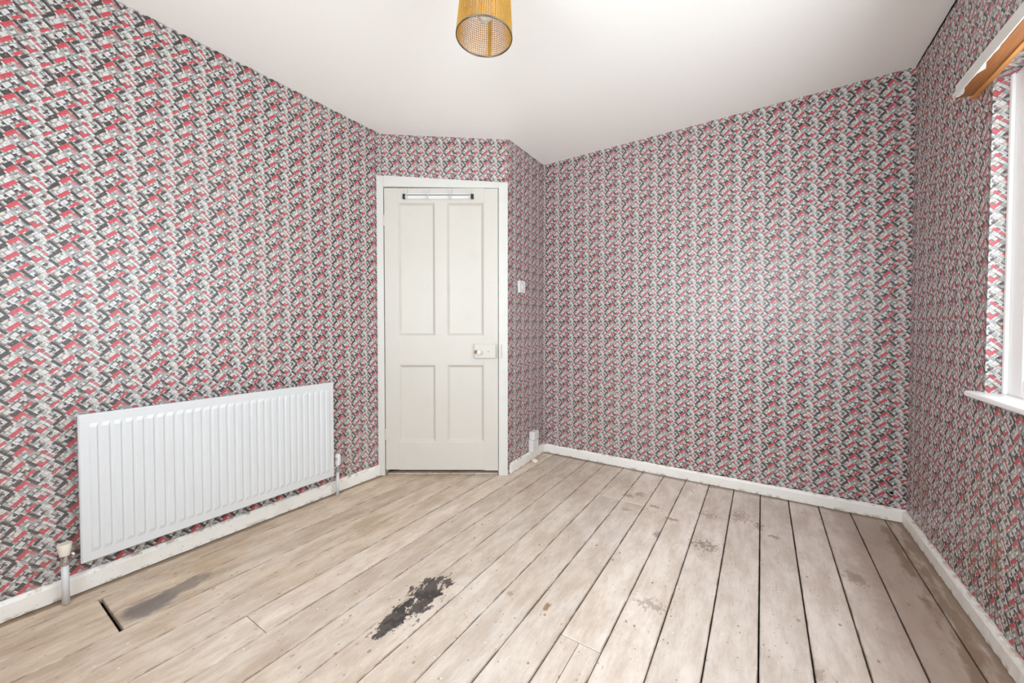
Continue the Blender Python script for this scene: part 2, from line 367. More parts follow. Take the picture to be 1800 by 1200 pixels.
def lathe(name, prof, mat, parent=None, loc=(0, 0, 0), seg=24, rot=None):
    bm = bmesh.new(); rings = []
    for r, z in prof:
        rings.append([bm.verts.new((r * math.cos(2 * math.pi * k / seg), r * math.sin(2 * math.pi * k / seg), z)) for k in range(seg)])
    for a, b in zip(rings, rings[1:]):
        for k in range(seg): bm.faces.new((a[k], a[(k + 1) % seg], b[(k + 1) % seg], b[k]))
    if prof[0][0] > 1e-5: bm.faces.new(rings[0][::-1])
    if prof[-1][0] > 1e-5: bm.faces.new(rings[-1])
    bmesh.ops.remove_doubles(bm, verts=bm.verts, dist=1e-6)
    o = from_bm(name, bm, mat, parent, True); o.location = loc
    if rot: o.rotation_euler = rot
    md = o.modifiers.new('edge', 'EDGE_SPLIT'); md.split_angle = math.radians(40)
    return o
def prism(name, poly, axis, a, b, mat, parent=None, bev=0.0):
    """poly: list of 2-d points in the plane perpendicular to axis; extruded a..b along axis"""
    bm = bmesh.new()
    mk = {'x': lambda p, t: (t, p[0], p[1]), 'y': lambda p, t: (p[0], t, p[1]), 'z': lambda p, t: (p[0], p[1], t)}[axis]
    va = [bm.verts.new(mk(p, a)) for p in poly]; vb = [bm.verts.new(mk(p, b)) for p in poly]
    n = len(poly)
    bm.faces.new(va); bm.faces.new(vb[::-1])
    for i in range(n): bm.faces.new((va[i], vb[i], vb[(i + 1) % n], va[(i + 1) % n]))
    if bev: bmesh.ops.bevel(bm, geom=list(bm.edges), offset=bev, segments=2, affect='EDGES')
    return from_bm(name, bm, mat, parent)
def empty(name, loc=(0, 0, 0), rz=0.0):
    o = bpy.data.objects.new(name, None); COL.objects.link(o); o.location = loc; o.rotation_euler = (0, 0, rz); o.empty_display_size = 0.05
    return o
def tag(o, label, cat=None, group=None, kind=None):
    o['label'] = label
    if cat: o['category'] = cat
    if group: o['group'] = group
    if kind: o['kind'] = kind
    return o
def struct(o, label): return tag(o, label, None, None, 'structure')

TILE = 0.1235
def quads_obj(name, quads, mat, parent=None):
    """quads: list of (verts4, uvs4 or None)"""
    verts, faces, uvs = [], [], []
    for vs, uv in quads:
        i = len(verts); verts += [tuple(v) for v in vs]; faces.append(tuple(range(i, i + len(vs))))
        uvs += list(uv) if uv else [(0, 0)] * len(vs)
    me = bpy.data.meshes.new(name); me.from_pydata(verts, [], faces)
    l = me.uv_layers.new(name='paper')
    for k, c in enumerate(uvs): l.data[k].uv = c
    me.update()
    return link_obj(name, me, mat, parent)
def wall_quads(p0, p1, z0, z1, nrm, th, s0, zpk, sgn=1.0, spk=0.0, cells=None):
    """inner face from p0 to p1 (2-d), s measured from s0 along the wall; thickness th away from the room"""
    p0, p1 = Vector(p0), Vector(p1); d = (p1 - p0); ln = d.length; d.normalize(); n = Vector(nrm)
    out = []
    uvf = lambda s, z: ((sgn * (s0 + s) - spk) / TILE, (zpk - z) / TILE)
    cells = cells or [(0, ln, z0, z1)]
    for (sa, sb, za, zb) in cells:
        pts = [(sa, za), (sb, za), (sb, zb), (sa, zb)]
        out.append(([(*(p0 + d * s), z) for s, z in pts], [uvf(s, z) for s, z in pts]))
        out.append(([(*(p0 + d * s - n * th), z) for s, z in pts[::-1]], [uvf(s, z) for s, z in pts[::-1]]))
    for s in (0, ln):
        q = p0 + d * s
        out.append(([(*q, z0), (*(q - n * th), z0), (*(q - n * th), z1), (*q, z1)], None))
    for z in (z0, z1):
        out.append(([(*p0, z), (*p1, z), (*(p1 - n * th), z), (*(p0 - n * th), z)], None))
    return out

# ------------------------------------------------------------------ walls
DA = 0.5738; DE = Vector((math.cos(DA), math.sin(DA))); DN = Vector((math.sin(DA), -math.cos(DA)))
DC0 = Vector((L, 1.75)); DLEN = 0.873; DC1 = DC0 + DE * DLEN; BK0 = Vector((-1.49, B))
TH = 0.12
struct(quads_obj('wall_left', wall_quads((L, RE), (L, DC0.y), 0, ZT, (1, 0), TH, RE, 1.089, 1, 0.21), M_PAPER), 'long wall of pink and grey brick wallpaper behind the radiator')
struct(quads_obj('wall_back', wall_quads((BK0.x, B), (R, B), 0, ZT, (0, -1), TH, BK0.x, 1.188, 1, 0.438), M_PAPER), 'wide plain wall of pink and grey patterned wallpaper right of the door')
hole = lathe('hole', [(0.0001, 0.0), (0.007, 0.0), (0.008, 0.0012), (0.0001, 0.0014)], M_DARK, bpy.data.objects['wall_back'], (0.583, B - 0.0002, 0.145), 10, (math.pi / 2, 0, 0)); hole['label'] = 'small dark hole'
rd = (BK0 - DC1).normalized()
struct(quads_obj('wall_return', wall_quads(DC1, BK0, 0, ZT, (rd.y, -rd.x), TH, DC1.y, 1.19, 1, 0.03), M_PAPER), 'narrow papered wall between the door and the back corner')
DO0, DO1, DOZ = 0.012, 0.815, 1.975
dq = wall_quads(DC0, DC1, 0, ZT, DN, TH, 0, 2.150, 1, 0.1135, [(0, DO0, 0, ZT), (DO1, DLEN, 0, ZT), (DO0, DO1, DOZ, ZT)])
struct(quads_obj('wall_door', dq, M_PAPER), 'angled papered wall around and above the white door')
ln = B - RE
wc = [(0, B - WY1, 0, ZT), (B - WY0, ln, 0, ZT), (B - WY1, B - WY0, 0, WZ0), (B - WY1, B - WY0, WZ1, ZT)]
WT = 0.24
wq = wall_quads((R, B), (R, RE), 0, ZT, (-1, 0), WT, 0, 1.13, 1, 0.04, wc)
def rv(pts, f): return (pts, [f(*p) for p in pts])
fj = lambda x, y, z: ((x - R) / TILE + 0.2, (1.13 - z) / TILE)
fs = lambda x, y, z: (y / TILE, (x - R) / TILE + 0.3)
for yy in (WY1, WY0): wq.append(rv([(R, yy, WZ0), (R + WT, yy, WZ0), (R + WT, yy, WZ1), (R, yy, WZ1)], fj))
for zz in (WZ1, WZ0): wq.append(rv([(R, WY0, zz), (R + WT, WY0, zz), (R + WT, WY1, zz), (R, WY1, zz)], fs))
struct(quads_obj('wall_right', wq, M_PAPER_AGED), 'window wall with damp creased patterned wallpaper')
rc = [(0, R - VX1, 0, ZT), (R - VX0, R - L, 0, ZT), (R - VX1, R - VX0, 0, VZ0), (R - VX1, R - VX0, VZ1, ZT)]
rq = wall_quads((R, RE), (L, RE), 0, ZT, (0, 1), WT, 0, 1.1, 1, 0, rc)
for xx in (VX0, VX1): rq.append(rv([(xx, RE, VZ0), (xx, RE - WT, VZ0), (xx, RE - WT, VZ1), (xx, RE, VZ1)], lambda x, y, z: (y / TILE, -z / TILE)))
for zz in (VZ0, VZ1): rq.append(rv([(VX0, RE, zz), (VX0, RE - WT, zz), (VX1, RE - WT, zz), (VX1, RE, zz)], lambda x, y, z: (x / TILE, y / TILE)))
struct(quads_obj('wall_rear', rq, M_PAPER), 'papered wall behind the viewpoint')

# ceiling: an old lath ceiling, dipping a little above the door
cv = [(L, RE, 2.33), (R, RE, 2.333), (R, B, 2.334), (BK0.x, B, 2.317), (DC1.x, DC1.y, 2.290), (DC0.x, DC0.y, 2.328)]
cc = Vector((-0.8, 1.1, 2.331)); bm = bmesh.new()
vs = [bm.verts.new(Vector(c) + (Vector(c) - cc).normalized() * 0.012) for c in cv]
mid = [bm.verts.new(cc.lerp(Vector(c), 0.55)) for c in cv]
for m, c in zip(mid, cv): m.co.z = 2.331 + (c[2] - 2.331) * 0.25
c0 = bm.verts.new(cc)
for i in range(6):
    j = (i + 1) % 6
    bm.faces.new((vs[i], vs[j], mid[j], mid[i])); bm.faces.new((mid[i], mid[j], c0))
ceil = from_bm('ceiling', bm, M_CEIL, None, True); struct(ceil, 'flat matt white painted ceiling')
box('light_block_slab', L - 0.2, R + 0.3, RE - 0.3, B + 0.2, ZT + 0.001, ZT + 0.03, M_DARK, ceil)  # unseen slab added to block light leaking in above the walls
# ragged crack where ceiling and window wall part
bm = bmesh.new(); prev = None; y = B - 0.01
while y > 0.9:
    wv = random.uniform(0.002, 0.0075); zc = 2.327 + random.uniform(-0.004, 0.001)
    a = bm.verts.new((R - 0.0016, y, zc - wv)); b2 = bm.verts.new((R - 0.0016, y, zc + 0.006))
    if prev: bm.faces.new((prev[0], a, b2, prev[1]))
    prev = (a, b2); y -= random.uniform(0.012, 0.035)
ck = from_bm('crack', bm, M_DARK, ceil); ck['label'] = 'dark ragged crack along the edge'

# ------------------------------------------------------------------ floor of separate boards
fl = box('floor', L - 0.2, R + 0.3, RE - 0.3, B + 0.2, -0.16, -0.0225, M_DARK); struct(fl, 'bare worn floorboards with pale worn paint and stains')
PW = 0.1383
def plank(x0, x1, y0, y1, dz=0.0, gap=0.003):
    sag = random.uniform(-0.0012, 0.0008)
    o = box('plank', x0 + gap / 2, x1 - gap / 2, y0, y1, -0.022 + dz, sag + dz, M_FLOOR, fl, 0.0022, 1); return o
for k in range(-16, 5):
    x0, x1 = 0.003 + PW * k, 0.003 + PW * (k + 1)
    x0 = max(x0, L - 0.01); x1 = min(x1, R + 0.005)
    gap = 0.0024 + 0.0026 * max(0.0, min(1.0, (k + 9) / 10.0))
    xm = (x0 + x1) / 2
    ye = B + 0.01 if xm > -1.52 else min(B, DC0.y + (x1 - L) * DE.y / DE.x + 0.10)
    if k in (-15, -14): segs = [(RE, 0.355), (0.367, ye)]
    elif k == -8: segs = [(RE, 1.155), (1.157, ye)]
    elif k in (-5, -6): segs = [(RE, 2.24), (2.242, ye)] if k == -6 else None
    elif k == -11: segs = [(RE, 0.62), (0.622, ye)]
    elif k == -2: segs = [(RE, 0.3), (0.303, ye)]
    else: segs = [(RE, ye)]
    if k == -4:
        xs = -0.485
        plank(x0, xs, RE, 1.148, -0.0005, 0.002); plank(xs, x1, RE, 1.148, -0.001, 0.002); plank(x0, x1, 1.151, ye, 0, gap)
    elif k == -5:
        plank(x0, x1, RE, 2.24, 0, gap); plank(x0, x1, 2.242, ye, 0, gap)
    else:
        for a, b2 in segs: plank(x0, x1, a, b2, 0, gap)

# ------------------------------------------------------------------ skirting boards
def skirting(name, p0, p1, nrm, label, h=0.070, th=0.013, rough=0.0012, n=60):
    p0, p1, nv = Vector(p0), Vector(p1), Vector(nrm)
    prof = [(0, 0.003), (th, 0.003), (th, h * 0.80), (th * 0.75, h * 0.93), (th * 0.45, h), (0, h)]
    bm = bmesh.new(); rings = []
    for i in range(n + 1):
        q = p0.lerp(p1, i / n); ring = []
        for j, (o, z) in enumerate(prof):
            jo = random.uniform(-rough, rough) if j in (1, 2, 3, 4) else 0
            jz = random.uniform(-rough, rough) * (1.6 if j in (4, 5) else 0.6)
            ring.append(bm.verts.new((*(q + nv * (o + jo)), max(0.0, z + jz))))
        rings.append(ring)
    for a, b2 in zip(rings, rings[1:]):
        for j in range(len(prof)):
            jj = (j + 1) % len(prof); bm.faces.new((a[j], a[jj], b2[jj], b2[j]))
    bm.faces.new(rings[0]); bm.faces.new(rings[-1][::-1])
    o = from_bm(name, bm, M_SKIRT); return struct(o, label)
skirting('baseboard_left', (L, RE), (L, 1.712), (1, 0), 'white skirting board under the radiator', 0.074, 0.014)
skirting('baseboard_back', (BK0.x, B), (R, B), (0, -1), 'long white skirting board of the wide wall', 0.069, 0.013)
skirting('baseboard_return', DC1 + rd * 0.004, BK0, (rd.y, -rd.x), 'short white skirting board right of the door', 0.072, 0.014, 0.001, 14)
skirting('baseboard_right', (R, B - 0.013), (R, RE), (-1, 0), 'chipped white skirting board under the window', 0.066, 0.018, 0.0012, 220)

# ------------------------------------------------------------------ door and its frame (local x along the wall, -y into the room)
door_rz = DA
trim = empty('trim_1', (DC0.x, DC0.y, 0), door_rz); struct(trim, 'white painted door frame in the angled wall')
FR = -0.035
prism('architrave', [(-0.0215, 0.0), (0.024, 0.0), (0.024, 2.034), (-0.0215, 2.0405)], 'y', FR, 0.03, M_FRAME, trim, 0.002)
prism('architrave', [(0.802, 0.0), (0.864, 0.0), (0.864, 1.990), (0.802, 1.992)], 'y', FR, 0.03, M_FRAME, trim, 0.002)
prism('head', [(0.0245, 1.962), (0.8015, 1.952), (0.8015, 1.9925), (0.0245, 2.037)], 'y', FR + 0.0005, 0.03, M_FRAME, trim, 0.002)
box('dark_backing', 0.013, 0.814, 0.045, 0.07, 0.0, 1.97, M_DARK, trim)  # dark board added behind the leaf, keeps outside light out of the gaps
box('stop', 0.013, 0.03, 0.02, 0.045, 0.0, 1.97, M_FRAME, trim); box('stop', 0.795, 0.814, 0.02, 0.045, 0.0, 1.97, M_FRAME, trim)
box('threshold', 0.013, 0.814, -0.012, 0.044, 0.0012, 0.009, M_FLOOR, trim, 0.002)

door = empty('door_1', (DC0.x, DC0.y, 0), door_rz); struct(door, 'old white four-panel door standing closed')
TX = lambda px: (px - 669) * 0.003913
TZ = lambda py: 1.02 + (573.8 - py) * 0.003913
Y0, Y1 = -0.030, 0.008
a0, a1, b0, b1, c0_, c1 = TX(676.3), TX(700), TX(764), TX(784), TX(848.5), TX(873)
zt, z1, z2, z3, z4, zb = TZ(335), TZ(359.5), TZ(590), TZ(640.5), TZ(776), TZ(824.5)
box('stile', a0, a1, Y0, Y1, zb, zt, M_DOOR, door, 0.002); box('stile', c0_, c1, Y0, Y1, zb - 0.006, zt - 0.004, M_DOOR, door, 0.002)
for (za, zc) in ((z1, zt - 0.001), (z3, z2), (zb - 0.002, z4)): box('rail', a1 - 0.001, c0_ + 0.001, Y0 + 0.0006, Y1, za, zc, M_DOOR, door, 0.0015)
for (za, zc) in ((z2, z1), (z4, z3)): box('muntin', b0, b1, Y0 + 0.0009, Y1, za - 0.001, zc + 0.001, M_DOOR, door, 0.0015)
def door_panel(x0, x1, za, zc):
    bm = bmesh.new(); m = 0.018; yf, yp = Y0 + 0.002, Y0 + 0.0200
    rings = [[(x0 - .001, yf, za - .001), (x1 + .001, yf, za - .001), (x1 + .001, yf, zc + .001), (x0 - .001, yf, zc + .001)],
             [(x0 + .004, yf + .001, za + .004), (x1 - .004, yf + .001, za + .004), (x1 - .004, yf + .001, zc - .004), (x0 + .004, yf + .001, zc - .004)],
             [(x0 + .009, yf + .009, za + .009), (x1 - .009, yf + .009, za + .009), (x1 - .009, yf + .009, zc - .009), (x0 + .009, yf + .009, zc - .009)],
             [(x0 + m, yp, za + m), (x1 - m, yp, za + m), (x1 - m, yp, zc - m), (x0 + m, yp, zc - m)]]
    V = [[bm.verts.new(c) for c in r] for r in rings]
    for r, s in zip(V, V[1:]):
        for i in range(4): bm.faces.new((r[i], r[(i + 1) % 4], s[(i + 1) % 4], s[i]))
    bm.faces.new(V[-1])
    back = [bm.verts.new((c[0], Y1 - 0.006, c[2])) for c in rings[0]]
    for i in range(4): bm.faces.new((V[0][i], back[i], back[(i + 1) % 4], V[0][(i + 1) % 4]))
    bm.faces.new(back[::-1])
    from_bm('panel', bm, M_DOOR, door)
for (x0, x1) in ((a1, b0), (b1, c0_)):
    for (za, zc) in ((z2, z1), (z4, z3)): door_panel(x0, x1, za, zc)
for pz in (TZ(391), TZ(762)):
    h = box('hinge', a0 - 0.006, a0 + 0.010, Y0 - 0.003, Y0 + 0.004, pz - 0.038, pz + 0.038, M_DOOR, door, 0.001)
    for q in range(5):
        z = pz - 0.038 + q * 0.0152
        lathe('knuckle', [(0.0001, 0.0005), (0.0042, 0.0005), (0.0042, 0.0145), (0.0001, 0.0145)], M_DOOR, h, (a0 - 0.002, Y0 - 0.0045, z), 10)
lx0, lx1, lz0, lz1 = TX(832), TX(869), TZ(628.5), TZ(604)
lk = box('rim_lock', lx0, lx1, Y0 - 0.022, Y0, lz0, lz1, M_DOOR, door, 0.003); lk['label'] = 'white-painted box lock'
box('back_plate', lx0 - 0.002, lx1, Y0 - 0.0035, Y0, lz0 - 0.005, lz1 + 0.005, M_DOOR, lk, 0.001)
zk = TZ(618)
lathe('knob', [(0.0001, -0.002), (0.011, -0.002), (0.0075, 0.006), (0.007, 0.016), (0.0135, 0.022), (0.0165, 0.030), (0.0135, 0.038), (0.006, 0.041), (0.0001, 0.0415)], M_CREAM, lk, (TX(841), Y0 - 0.022, zk), 20, (math.pi / 2, 0, 0))
lathe('keyhole_cover', [(0.0001, 0), (0.0085, 0), (0.0085, 0.003), (0.006, 0.005), (0.0001, 0.005)], M_DOOR, lk, (TX(857), Y0 - 0.022, TZ(616)), 16, (math.pi / 2, 0, 0))
for pz in (lz0 + 0.008, lz1 - 0.008):
    for px in (lx0 + 0.009, lx1 - 0.012): lathe('screw', [(0.0001, 0), (0.003, 0), (0.003, 0.001), (0.0001, 0.0013)], M_DOOR, lk, (px, Y0 - 0.022, pz), 8, (math.pi / 2, 0, 0))
kp = box('keeper', TX(874), TX(879), Y0 - 0.020, FR - 0.0005, lz0 + 0.004, lz1 - 0.002, M_DOOR, trim, 0.002)
grime = lathe('worn_patch', [(0.0001, 0.0), (0.013, 0.0), (0.0125, 0.0006), (0.0001, 0.001)], plain('bare_wood_wear', srgb(150, 126, 100), 0.7, 0, 0.2, 0.3, 60), door, (TX(835.2), Y0 - 0.0219, TZ(617.5)), 9, (math.pi / 2, 0, 0))

# ------------------------------------------------------------------ rail of coat hooks on the door
hr = empty('hook_rail', (DC0.x, DC0.y, 0), door_rz); tag(hr, 'slim white coat hook rail with black ends on the door top', 'hook rail')
hx0, hx1, hzA, hzB = TX(709), TX(831), TZ(354.5), TZ(345.5)
box('bar', hx0 + 0.018, hx1 - 0.018, Y0 - 0.010, Y0 + 0.0006, hzA, hzB, M_PLAST, hr, 0.0015)
box('slot', hx0 + 0.03, hx1 - 0.03, Y0 - 0.0108, Y0 - 0.0095, hzB - 0.012, hzB - 0.0075, M_BLACK, hr)
box('end_cap', hx0, hx0 + 0.018, Y0 - 0.011, Y0 + 0.0006, hzA, hzB - 0.002, M_BLACK, hr, 0.001); box('end_cap', hx1 - 0.018, hx1, Y0 - 0.011, Y0 + 0.0006, hzA, hzB - 0.002, M_BLACK, hr, 0.001)
for px in (716, 752, 791, 825):
    x = TX(px)
    h = tube('hook', [(x, Y0 - 0.012, hzB - 0.012), (x, Y0 - 0.018, hzB + 0.004), (x, Y0 - 0.030, hzB + 0.014), (x, Y0 - 0.036, hzB + 0.022)], [0.0045, 0.004, 0.004, 0.005], M_PLAST, hr, 10)
    tube('lower_hook', [(x, Y0 - 0.012, hzB - 0.012), (x, Y0 - 0.016, hzA + 0.004), (x, Y0 - 0.028, hzA - 0.002), (x, Y0 - 0.036, hzA + 0.010)], [0.0045, 0.004, 0.004, 0.005], M_PLAST, h, 10)

# ------------------------------------------------------------------ window
FX0, FX1 = 0.046, 0.105     # local x from the wall face outwards
def make_window(name, loc, rz, oy, oz, label, fw=0.095):
    win = empty(name, loc, rz); struct(win, label)
    box('frame', FX0, FX1, oy - fw, oy, 0.02, oz, M_UPVC, win, 0.003); box('frame', FX0, FX1, 0, fw, 0.02, oz, M_UPVC, win, 0.003)
    box('frame', FX0, FX1, fw, oy - fw, oz - 0.06, oz, M_UPVC, win, 0.003); box('frame', FX0, FX1, fw, oy - fw, 0.02, 0.075, M_UPVC, win, 0.003)
    box('frame_bead', FX0 - 0.010, FX0, oy - 0.016, oy, 0.02, oz, M_UPVC, win, 0.003); box('frame_bead', FX0 - 0.010, FX0, 0, 0.016, 0.02, oz, M_UPVC, win, 0.003)
    half = (oy - 2 * fw) / 2
    for q in range(2):
        ya = fw + q * half; yb = ya + half
        s = box('sash', FX0 + 0.012, FX0 + 0.050, ya, ya + 0.04, 0.075, oz - 0.06, M_UPVC, win, 0.002)
        box('sash_bar', FX0 + 0.012, FX0 + 0.050, yb - 0.04, yb, 0.075, oz - 0.06, M_UPVC, s, 0.002)
        box('sash_bar', FX0 + 0.012, FX0 + 0.050, ya + 0.04, yb - 0.04, 0.075, 0.115, M_UPVC, s, 0.002)
        box('sash_bar', FX0 + 0.012, FX0 + 0.050, ya + 0.04, yb - 0.04, oz - 0.10, oz - 0.06, M_UPVC, s, 0.002)
        box('pane', FX0 + 0.029, FX0 + 0.033, ya + 0.035, yb - 0.035, 0.11, oz - 0.095, M_GLASS, win)
    box('window_sill', -0.036, FX0 + 0.02, -0.045, oy + 0.045, 0.0, 0.020, M_UPVC, win, 0.007, 3)
make_window('window_1', (R, WY0, WZ0), 0.0, WY1 - WY0, WZ1 - WZ0, 'white painted window in the right wall')
make_window('fill_window_2', (VX0, RE, VZ0), -math.pi / 2, VX1 - VX0, VZ1 - VZ0, 'added unseen window behind the viewpoint for fill light', 0.06)  # unseen window added to bring even daylight into the room

# ------------------------------------------------------------------ curtain batten above the window
bt = empty('curtain_batten', (R, 1.0, 1.843)); tag(bt, 'white-fronted curtain batten with bare brown underside above the window', 'curtain batten')
Ye, Ys = 1.078, -0.95       # local y of its two ends
box('timber', -0.064, -0.018, Ys, Ye - 0.012, 0.0, 0.038, M_BATTEN, bt, 0.0015)
box('lit_edge_strip', -0.0178, -0.0005, Ys, Ye + 0.012, -0.004, 0.034, M_LIT_EDGE, bt, 0.0015)  # separate lighter strip painted as the lit edge of the underside
bm = bmesh.new(); n = 90; prev = None
for i in range(n + 1):           # paint layer on the front with a ragged lower edge folding under the timber
    y = Ys + (Ye - 0.03 - Ys) * i / n
    rag = random.choice((0.001, 0.002, 0.003, 0.004, 0.002, 0.001)) + (0.012 if i in (n - 1, n - 8, n - 30) else 0.006 if i in (n, n - 2, n - 9, n - 31) else 0)
    ring = [bm.verts.new(c) for c in ((-0.0662, y, 0.040), (-0.0665, y, -0.0015), (-0.0645 + rag, y, -0.0018), (-0.0643 + rag, y, -0.0004), (-0.0642, y, 0.0382), (-0.018, y, 0.0382), (-0.018, y, 0.040))]
    if prev:
        for j in range(7): bm.faces.new((prev[j], prev[(j + 1) % 7], ring[(j + 1) % 7], ring[j]))
    else: bm.faces.new(ring)
    prev = ring
bm.faces.new(prev[::-1])
pf = from_bm('paint_front', bm, M_FRAME, bt); pf['label'] = 'flaking white painted front'
bm = bmesh.new()
for (y, l) in ((Ye - 0.035, 0.03), (Ye - 0.02, 0.022), (Ye - 0.045, 0.018)):
    v = [bm.verts.new(c) for c in ((-0.0667, y, 0.002), (-0.0667, y + l * 0.6, -0.004), (-0.060, y + l, 0.004), (-0.0665, y + l * 0.5, 0.016), (-0.0675, y + l * 0.9, 0.020), (-0.0667, y, 0.022))]
    bm.faces.new(v[:4]); bm.faces.new((v[3], v[4], v[5], v[0]))
fk = from_bm('paint_flake', bm, M_FRAME, bt); md = fk.modifiers.new('t', 'SOLIDIFY'); md.thickness = 0.0012

# ------------------------------------------------------------------ radiator
rad = empty('radiator', (L, 0.321, 0.0)); tag(rad, 'long white ribbed panel radiator on the left wall', 'radiator')
RX, RW, RZ0, RZ1 = 0.092, 1.008, 0.140, 0.694
NF = 30; EDGE = 0.022; pit = (RW - 2 * EDGE) / NF
ys = [0.0, 0.004, EDGE - 0.006]; dp = [0.004, 0.0, 0.0]
for i in range(NF):
    y = EDGE + i * pit
    ys += [y + pit * 0.10, y + pit * 0.26, y + pit * 0.74, y + pit * 0.90]; dp += [0.0, -1, -1, 0.0]
ys += [RW - EDGE + 0.006, RW - 0.004, RW]; dp += [0.0, 0.0, 0.004]
zs = [RZ0, RZ0 + 0.004, RZ0 + 0.035, RZ0 + 0.050, RZ1 - 0.050, RZ1 - 0.035, RZ1 - 0.004, RZ1]
bm = bmesh.new(); G = []
for jz, z in enumerate(zs):
    row = []
    for y, d in zip(ys, dp):
        inn = 3 <= jz <= 4
        x = RX
        if d == -1: x = RX + (0.004 if inn else 0.0)
        else: x = RX - d
        if jz in (0, 7): x -= 0.004
        row.append(bm.verts.new((x, y, z)))
    G.append(row)
for a, b2 in zip(G, G[1:]):
    for i in range(len(ys) - 1): bm.faces.new((a[i], a[i + 1], b2[i + 1], b2[i]))
bk = {}
for jz, z in enumerate(zs):
    for i in range(len(ys)):
        if jz in (0, 7) or i in (0, len(ys) - 1): bk[(jz, i)] = bm.verts.new((RX - 0.016, ys[i], z))
def peri():
    n, m = len(zs), len(ys)
    return [(0, i) for i in range(m)] + [(j, m - 1) for j in range(1, n)] + [(n - 1, i) for i in range(m - 2, -1, -1)] + [(j, 0) for j in range(n - 2, 0, -1)]
pr = peri()
for p, q in zip(pr, pr[1:] + pr[:1]): bm.faces.new((G[p[0]][p[1]], G[q[0]][q[1]], bk[q], bk[p]))
bm.faces.new([bk[p] for p in pr])
pn = from_bm('panel', bm, M_RAD, rad)
bm = bmesh.new()
for i in range(40):
    y = 0.05 + i * (RW - 0.10) / 39
    add_box(bm, 0.040, RX - 0.017, y - 0.0012, y + 0.0012, RZ0 + 0.05, RZ1 - 0.05)
add_box(bm, 0.038, 0.040, 0.05, RW - 0.05, RZ0 + 0.05, RZ1 - 0.05)
from_bm('convector', bm, M_RAD, rad)
for y in (0.16, RW - 0.16): box('bracket', 0.001, 0.040, y - 0.012, y + 0.012, RZ0 + 0.06, RZ1 - 0.08, M_STEEL, rad, 0.002)
lathe('bleed_valve', [(0.0001, 0), (0.009, 0), (0.009, 0.012), (0.005, 0.014), (0.0001, 0.014)], M_CHROME, rad, (RX - 0.03, RW, RZ1 - 0.03), 14, (-math.pi / 2, 0, 0))
# lockshield valve at the near end
zv = 0.178; vy = -0.036; vx = RX - 0.03
va = tube('valve', [(vx, 0.004, zv), (vx, -0.010, zv), (vx, -0.010, zv), (vx, -0.022, zv), (vx, -0.022, zv), (vx, vy, zv)], [0.009, 0.009, 0.0135, 0.0135, 0.0095, 0.0095], M_CHROME, rad, 16)
lathe('body', [(0.0001, -0.030), (0.012, -0.030), (0.0125, -0.014), (0.0105, -0.012), (0.0115, 0.010), (0.0085, 0.014), (0.0001, 0.014)], M_CHROME, va, (vx, vy, zv), 16)
lathe('cap', [(0.0001, 0.0), (0.0135, 0.0), (0.0205, 0.040), (0.019, 0.043), (0.0001, 0.043)], M_CREAM, va, (vx, vy, zv + 0.006), 12)
tube('pipe', [(vx, vy, zv - 0.026), (vx, vy, 0.004)], 0.0105, M_RAD, rad, 16)
# thermostatic valve at the door end
ty = RW + 0.038
tv = tube('valve', [(vx, RW - 0.004, zv), (vx, RW + 0.010, zv), (vx, RW + 0.010, zv), (vx, RW + 0.022, zv), (vx, RW + 0.022, zv), (vx, ty, zv)], [0.009, 0.009, 0.0135, 0.0135, 0.0095, 0.0095], M_CHROME, rad, 16)
lathe('body', [(0.0001, -0.030), (0.012, -0.030), (0.0125, -0.014), (0.0105, -0.012), (0.0115, 0.010), (0.010, 0.016), (0.0001, 0.016)], M_CHROME, tv, (vx, ty, zv), 16)
lathe('thermostat_head', [(0.0001, 0.0), (0.016, 0.0), (0.0195, 0.008), (0.0195, 0.050), (0.017, 0.062), (0.010, 0.068), (0.0001, 0.069)], M_PLAST, tv, (vx, ty, zv + 0.012), 20)
for q in range(4):
    an = -1.25 + q * 0.33
    box('mark', -0.0012, 0.0012, -0.0205, -0.0185, 0.032, 0.050, plain('grey_print', srgb(120, 118, 120), 0.5), tv).matrix_local = Matrix.Translation((vx, ty, zv + 0.012)) @ Matrix.Rotation(an + 1.2, 4, 'Z')
tube('pipe', [(vx, ty, zv - 0.026), (vx, ty, 0.004)], 0.0095, M_RAD, rad, 16)

# ------------------------------------------------------------------ electrical fittings on the short wall
def rwall(name, y, z, label, cat):
    p = DC1 + rd * ((y - DC1.y) / rd.y)
    o = empty(name, (p.x, p.y, z), math.atan2(rd.y, rd.x)); tag(o, label, cat); return o     # local x along the wall, -y into the room
sw = rwall('light_switch', 2.385, 1.305, 'small white light switch on the narrow wall right of the door', 'light switch')
box('plate', -0.043, 0.043, -0.018, -0.0002, -0.043, 0.043, M_PLAST, sw, 0.003); rk = box('rocker', -0.009, 0.009, -0.022, -0.0175, -0.015, 0.015, M_PLAST, sw, 0.002)
so = rwall('wall_socket', 2.560, 0.072, 'white surface socket box just above the skirting in the corner', 'socket')
box('back_box', -0.046, 0.046, -0.034, -0.0002, 0.0, 0.088, M_PLAST, so, 0.003)
box('face_plate', -0.045, 0.045, -0.040, -0.0338, 0.002, 0.086, M_PLAST, so, 0.002)
plg = box('upper_box', -0.040, 0.044, -0.046, -0.0002, 0.0885, 0.150, M_PLAST, so, 0.006, 3)
box('switch_rocker', 0.018, 0.030, -0.0435, -0.0395, 0.050, 0.068, M_PLAST, so, 0.001)
for (sx, sz, ww, hh) in ((-0.012, 0.050, 0.003, 0.008), (-0.022, 0.028, 0.007, 0.0025), (-0.002, 0.028, 0.007, 0.0025)):
    box('pin_hole', sx - ww / 2, sx + ww / 2, -0.0403, -0.0398, sz - hh / 2, sz + hh / 2, M_BLACK, so)

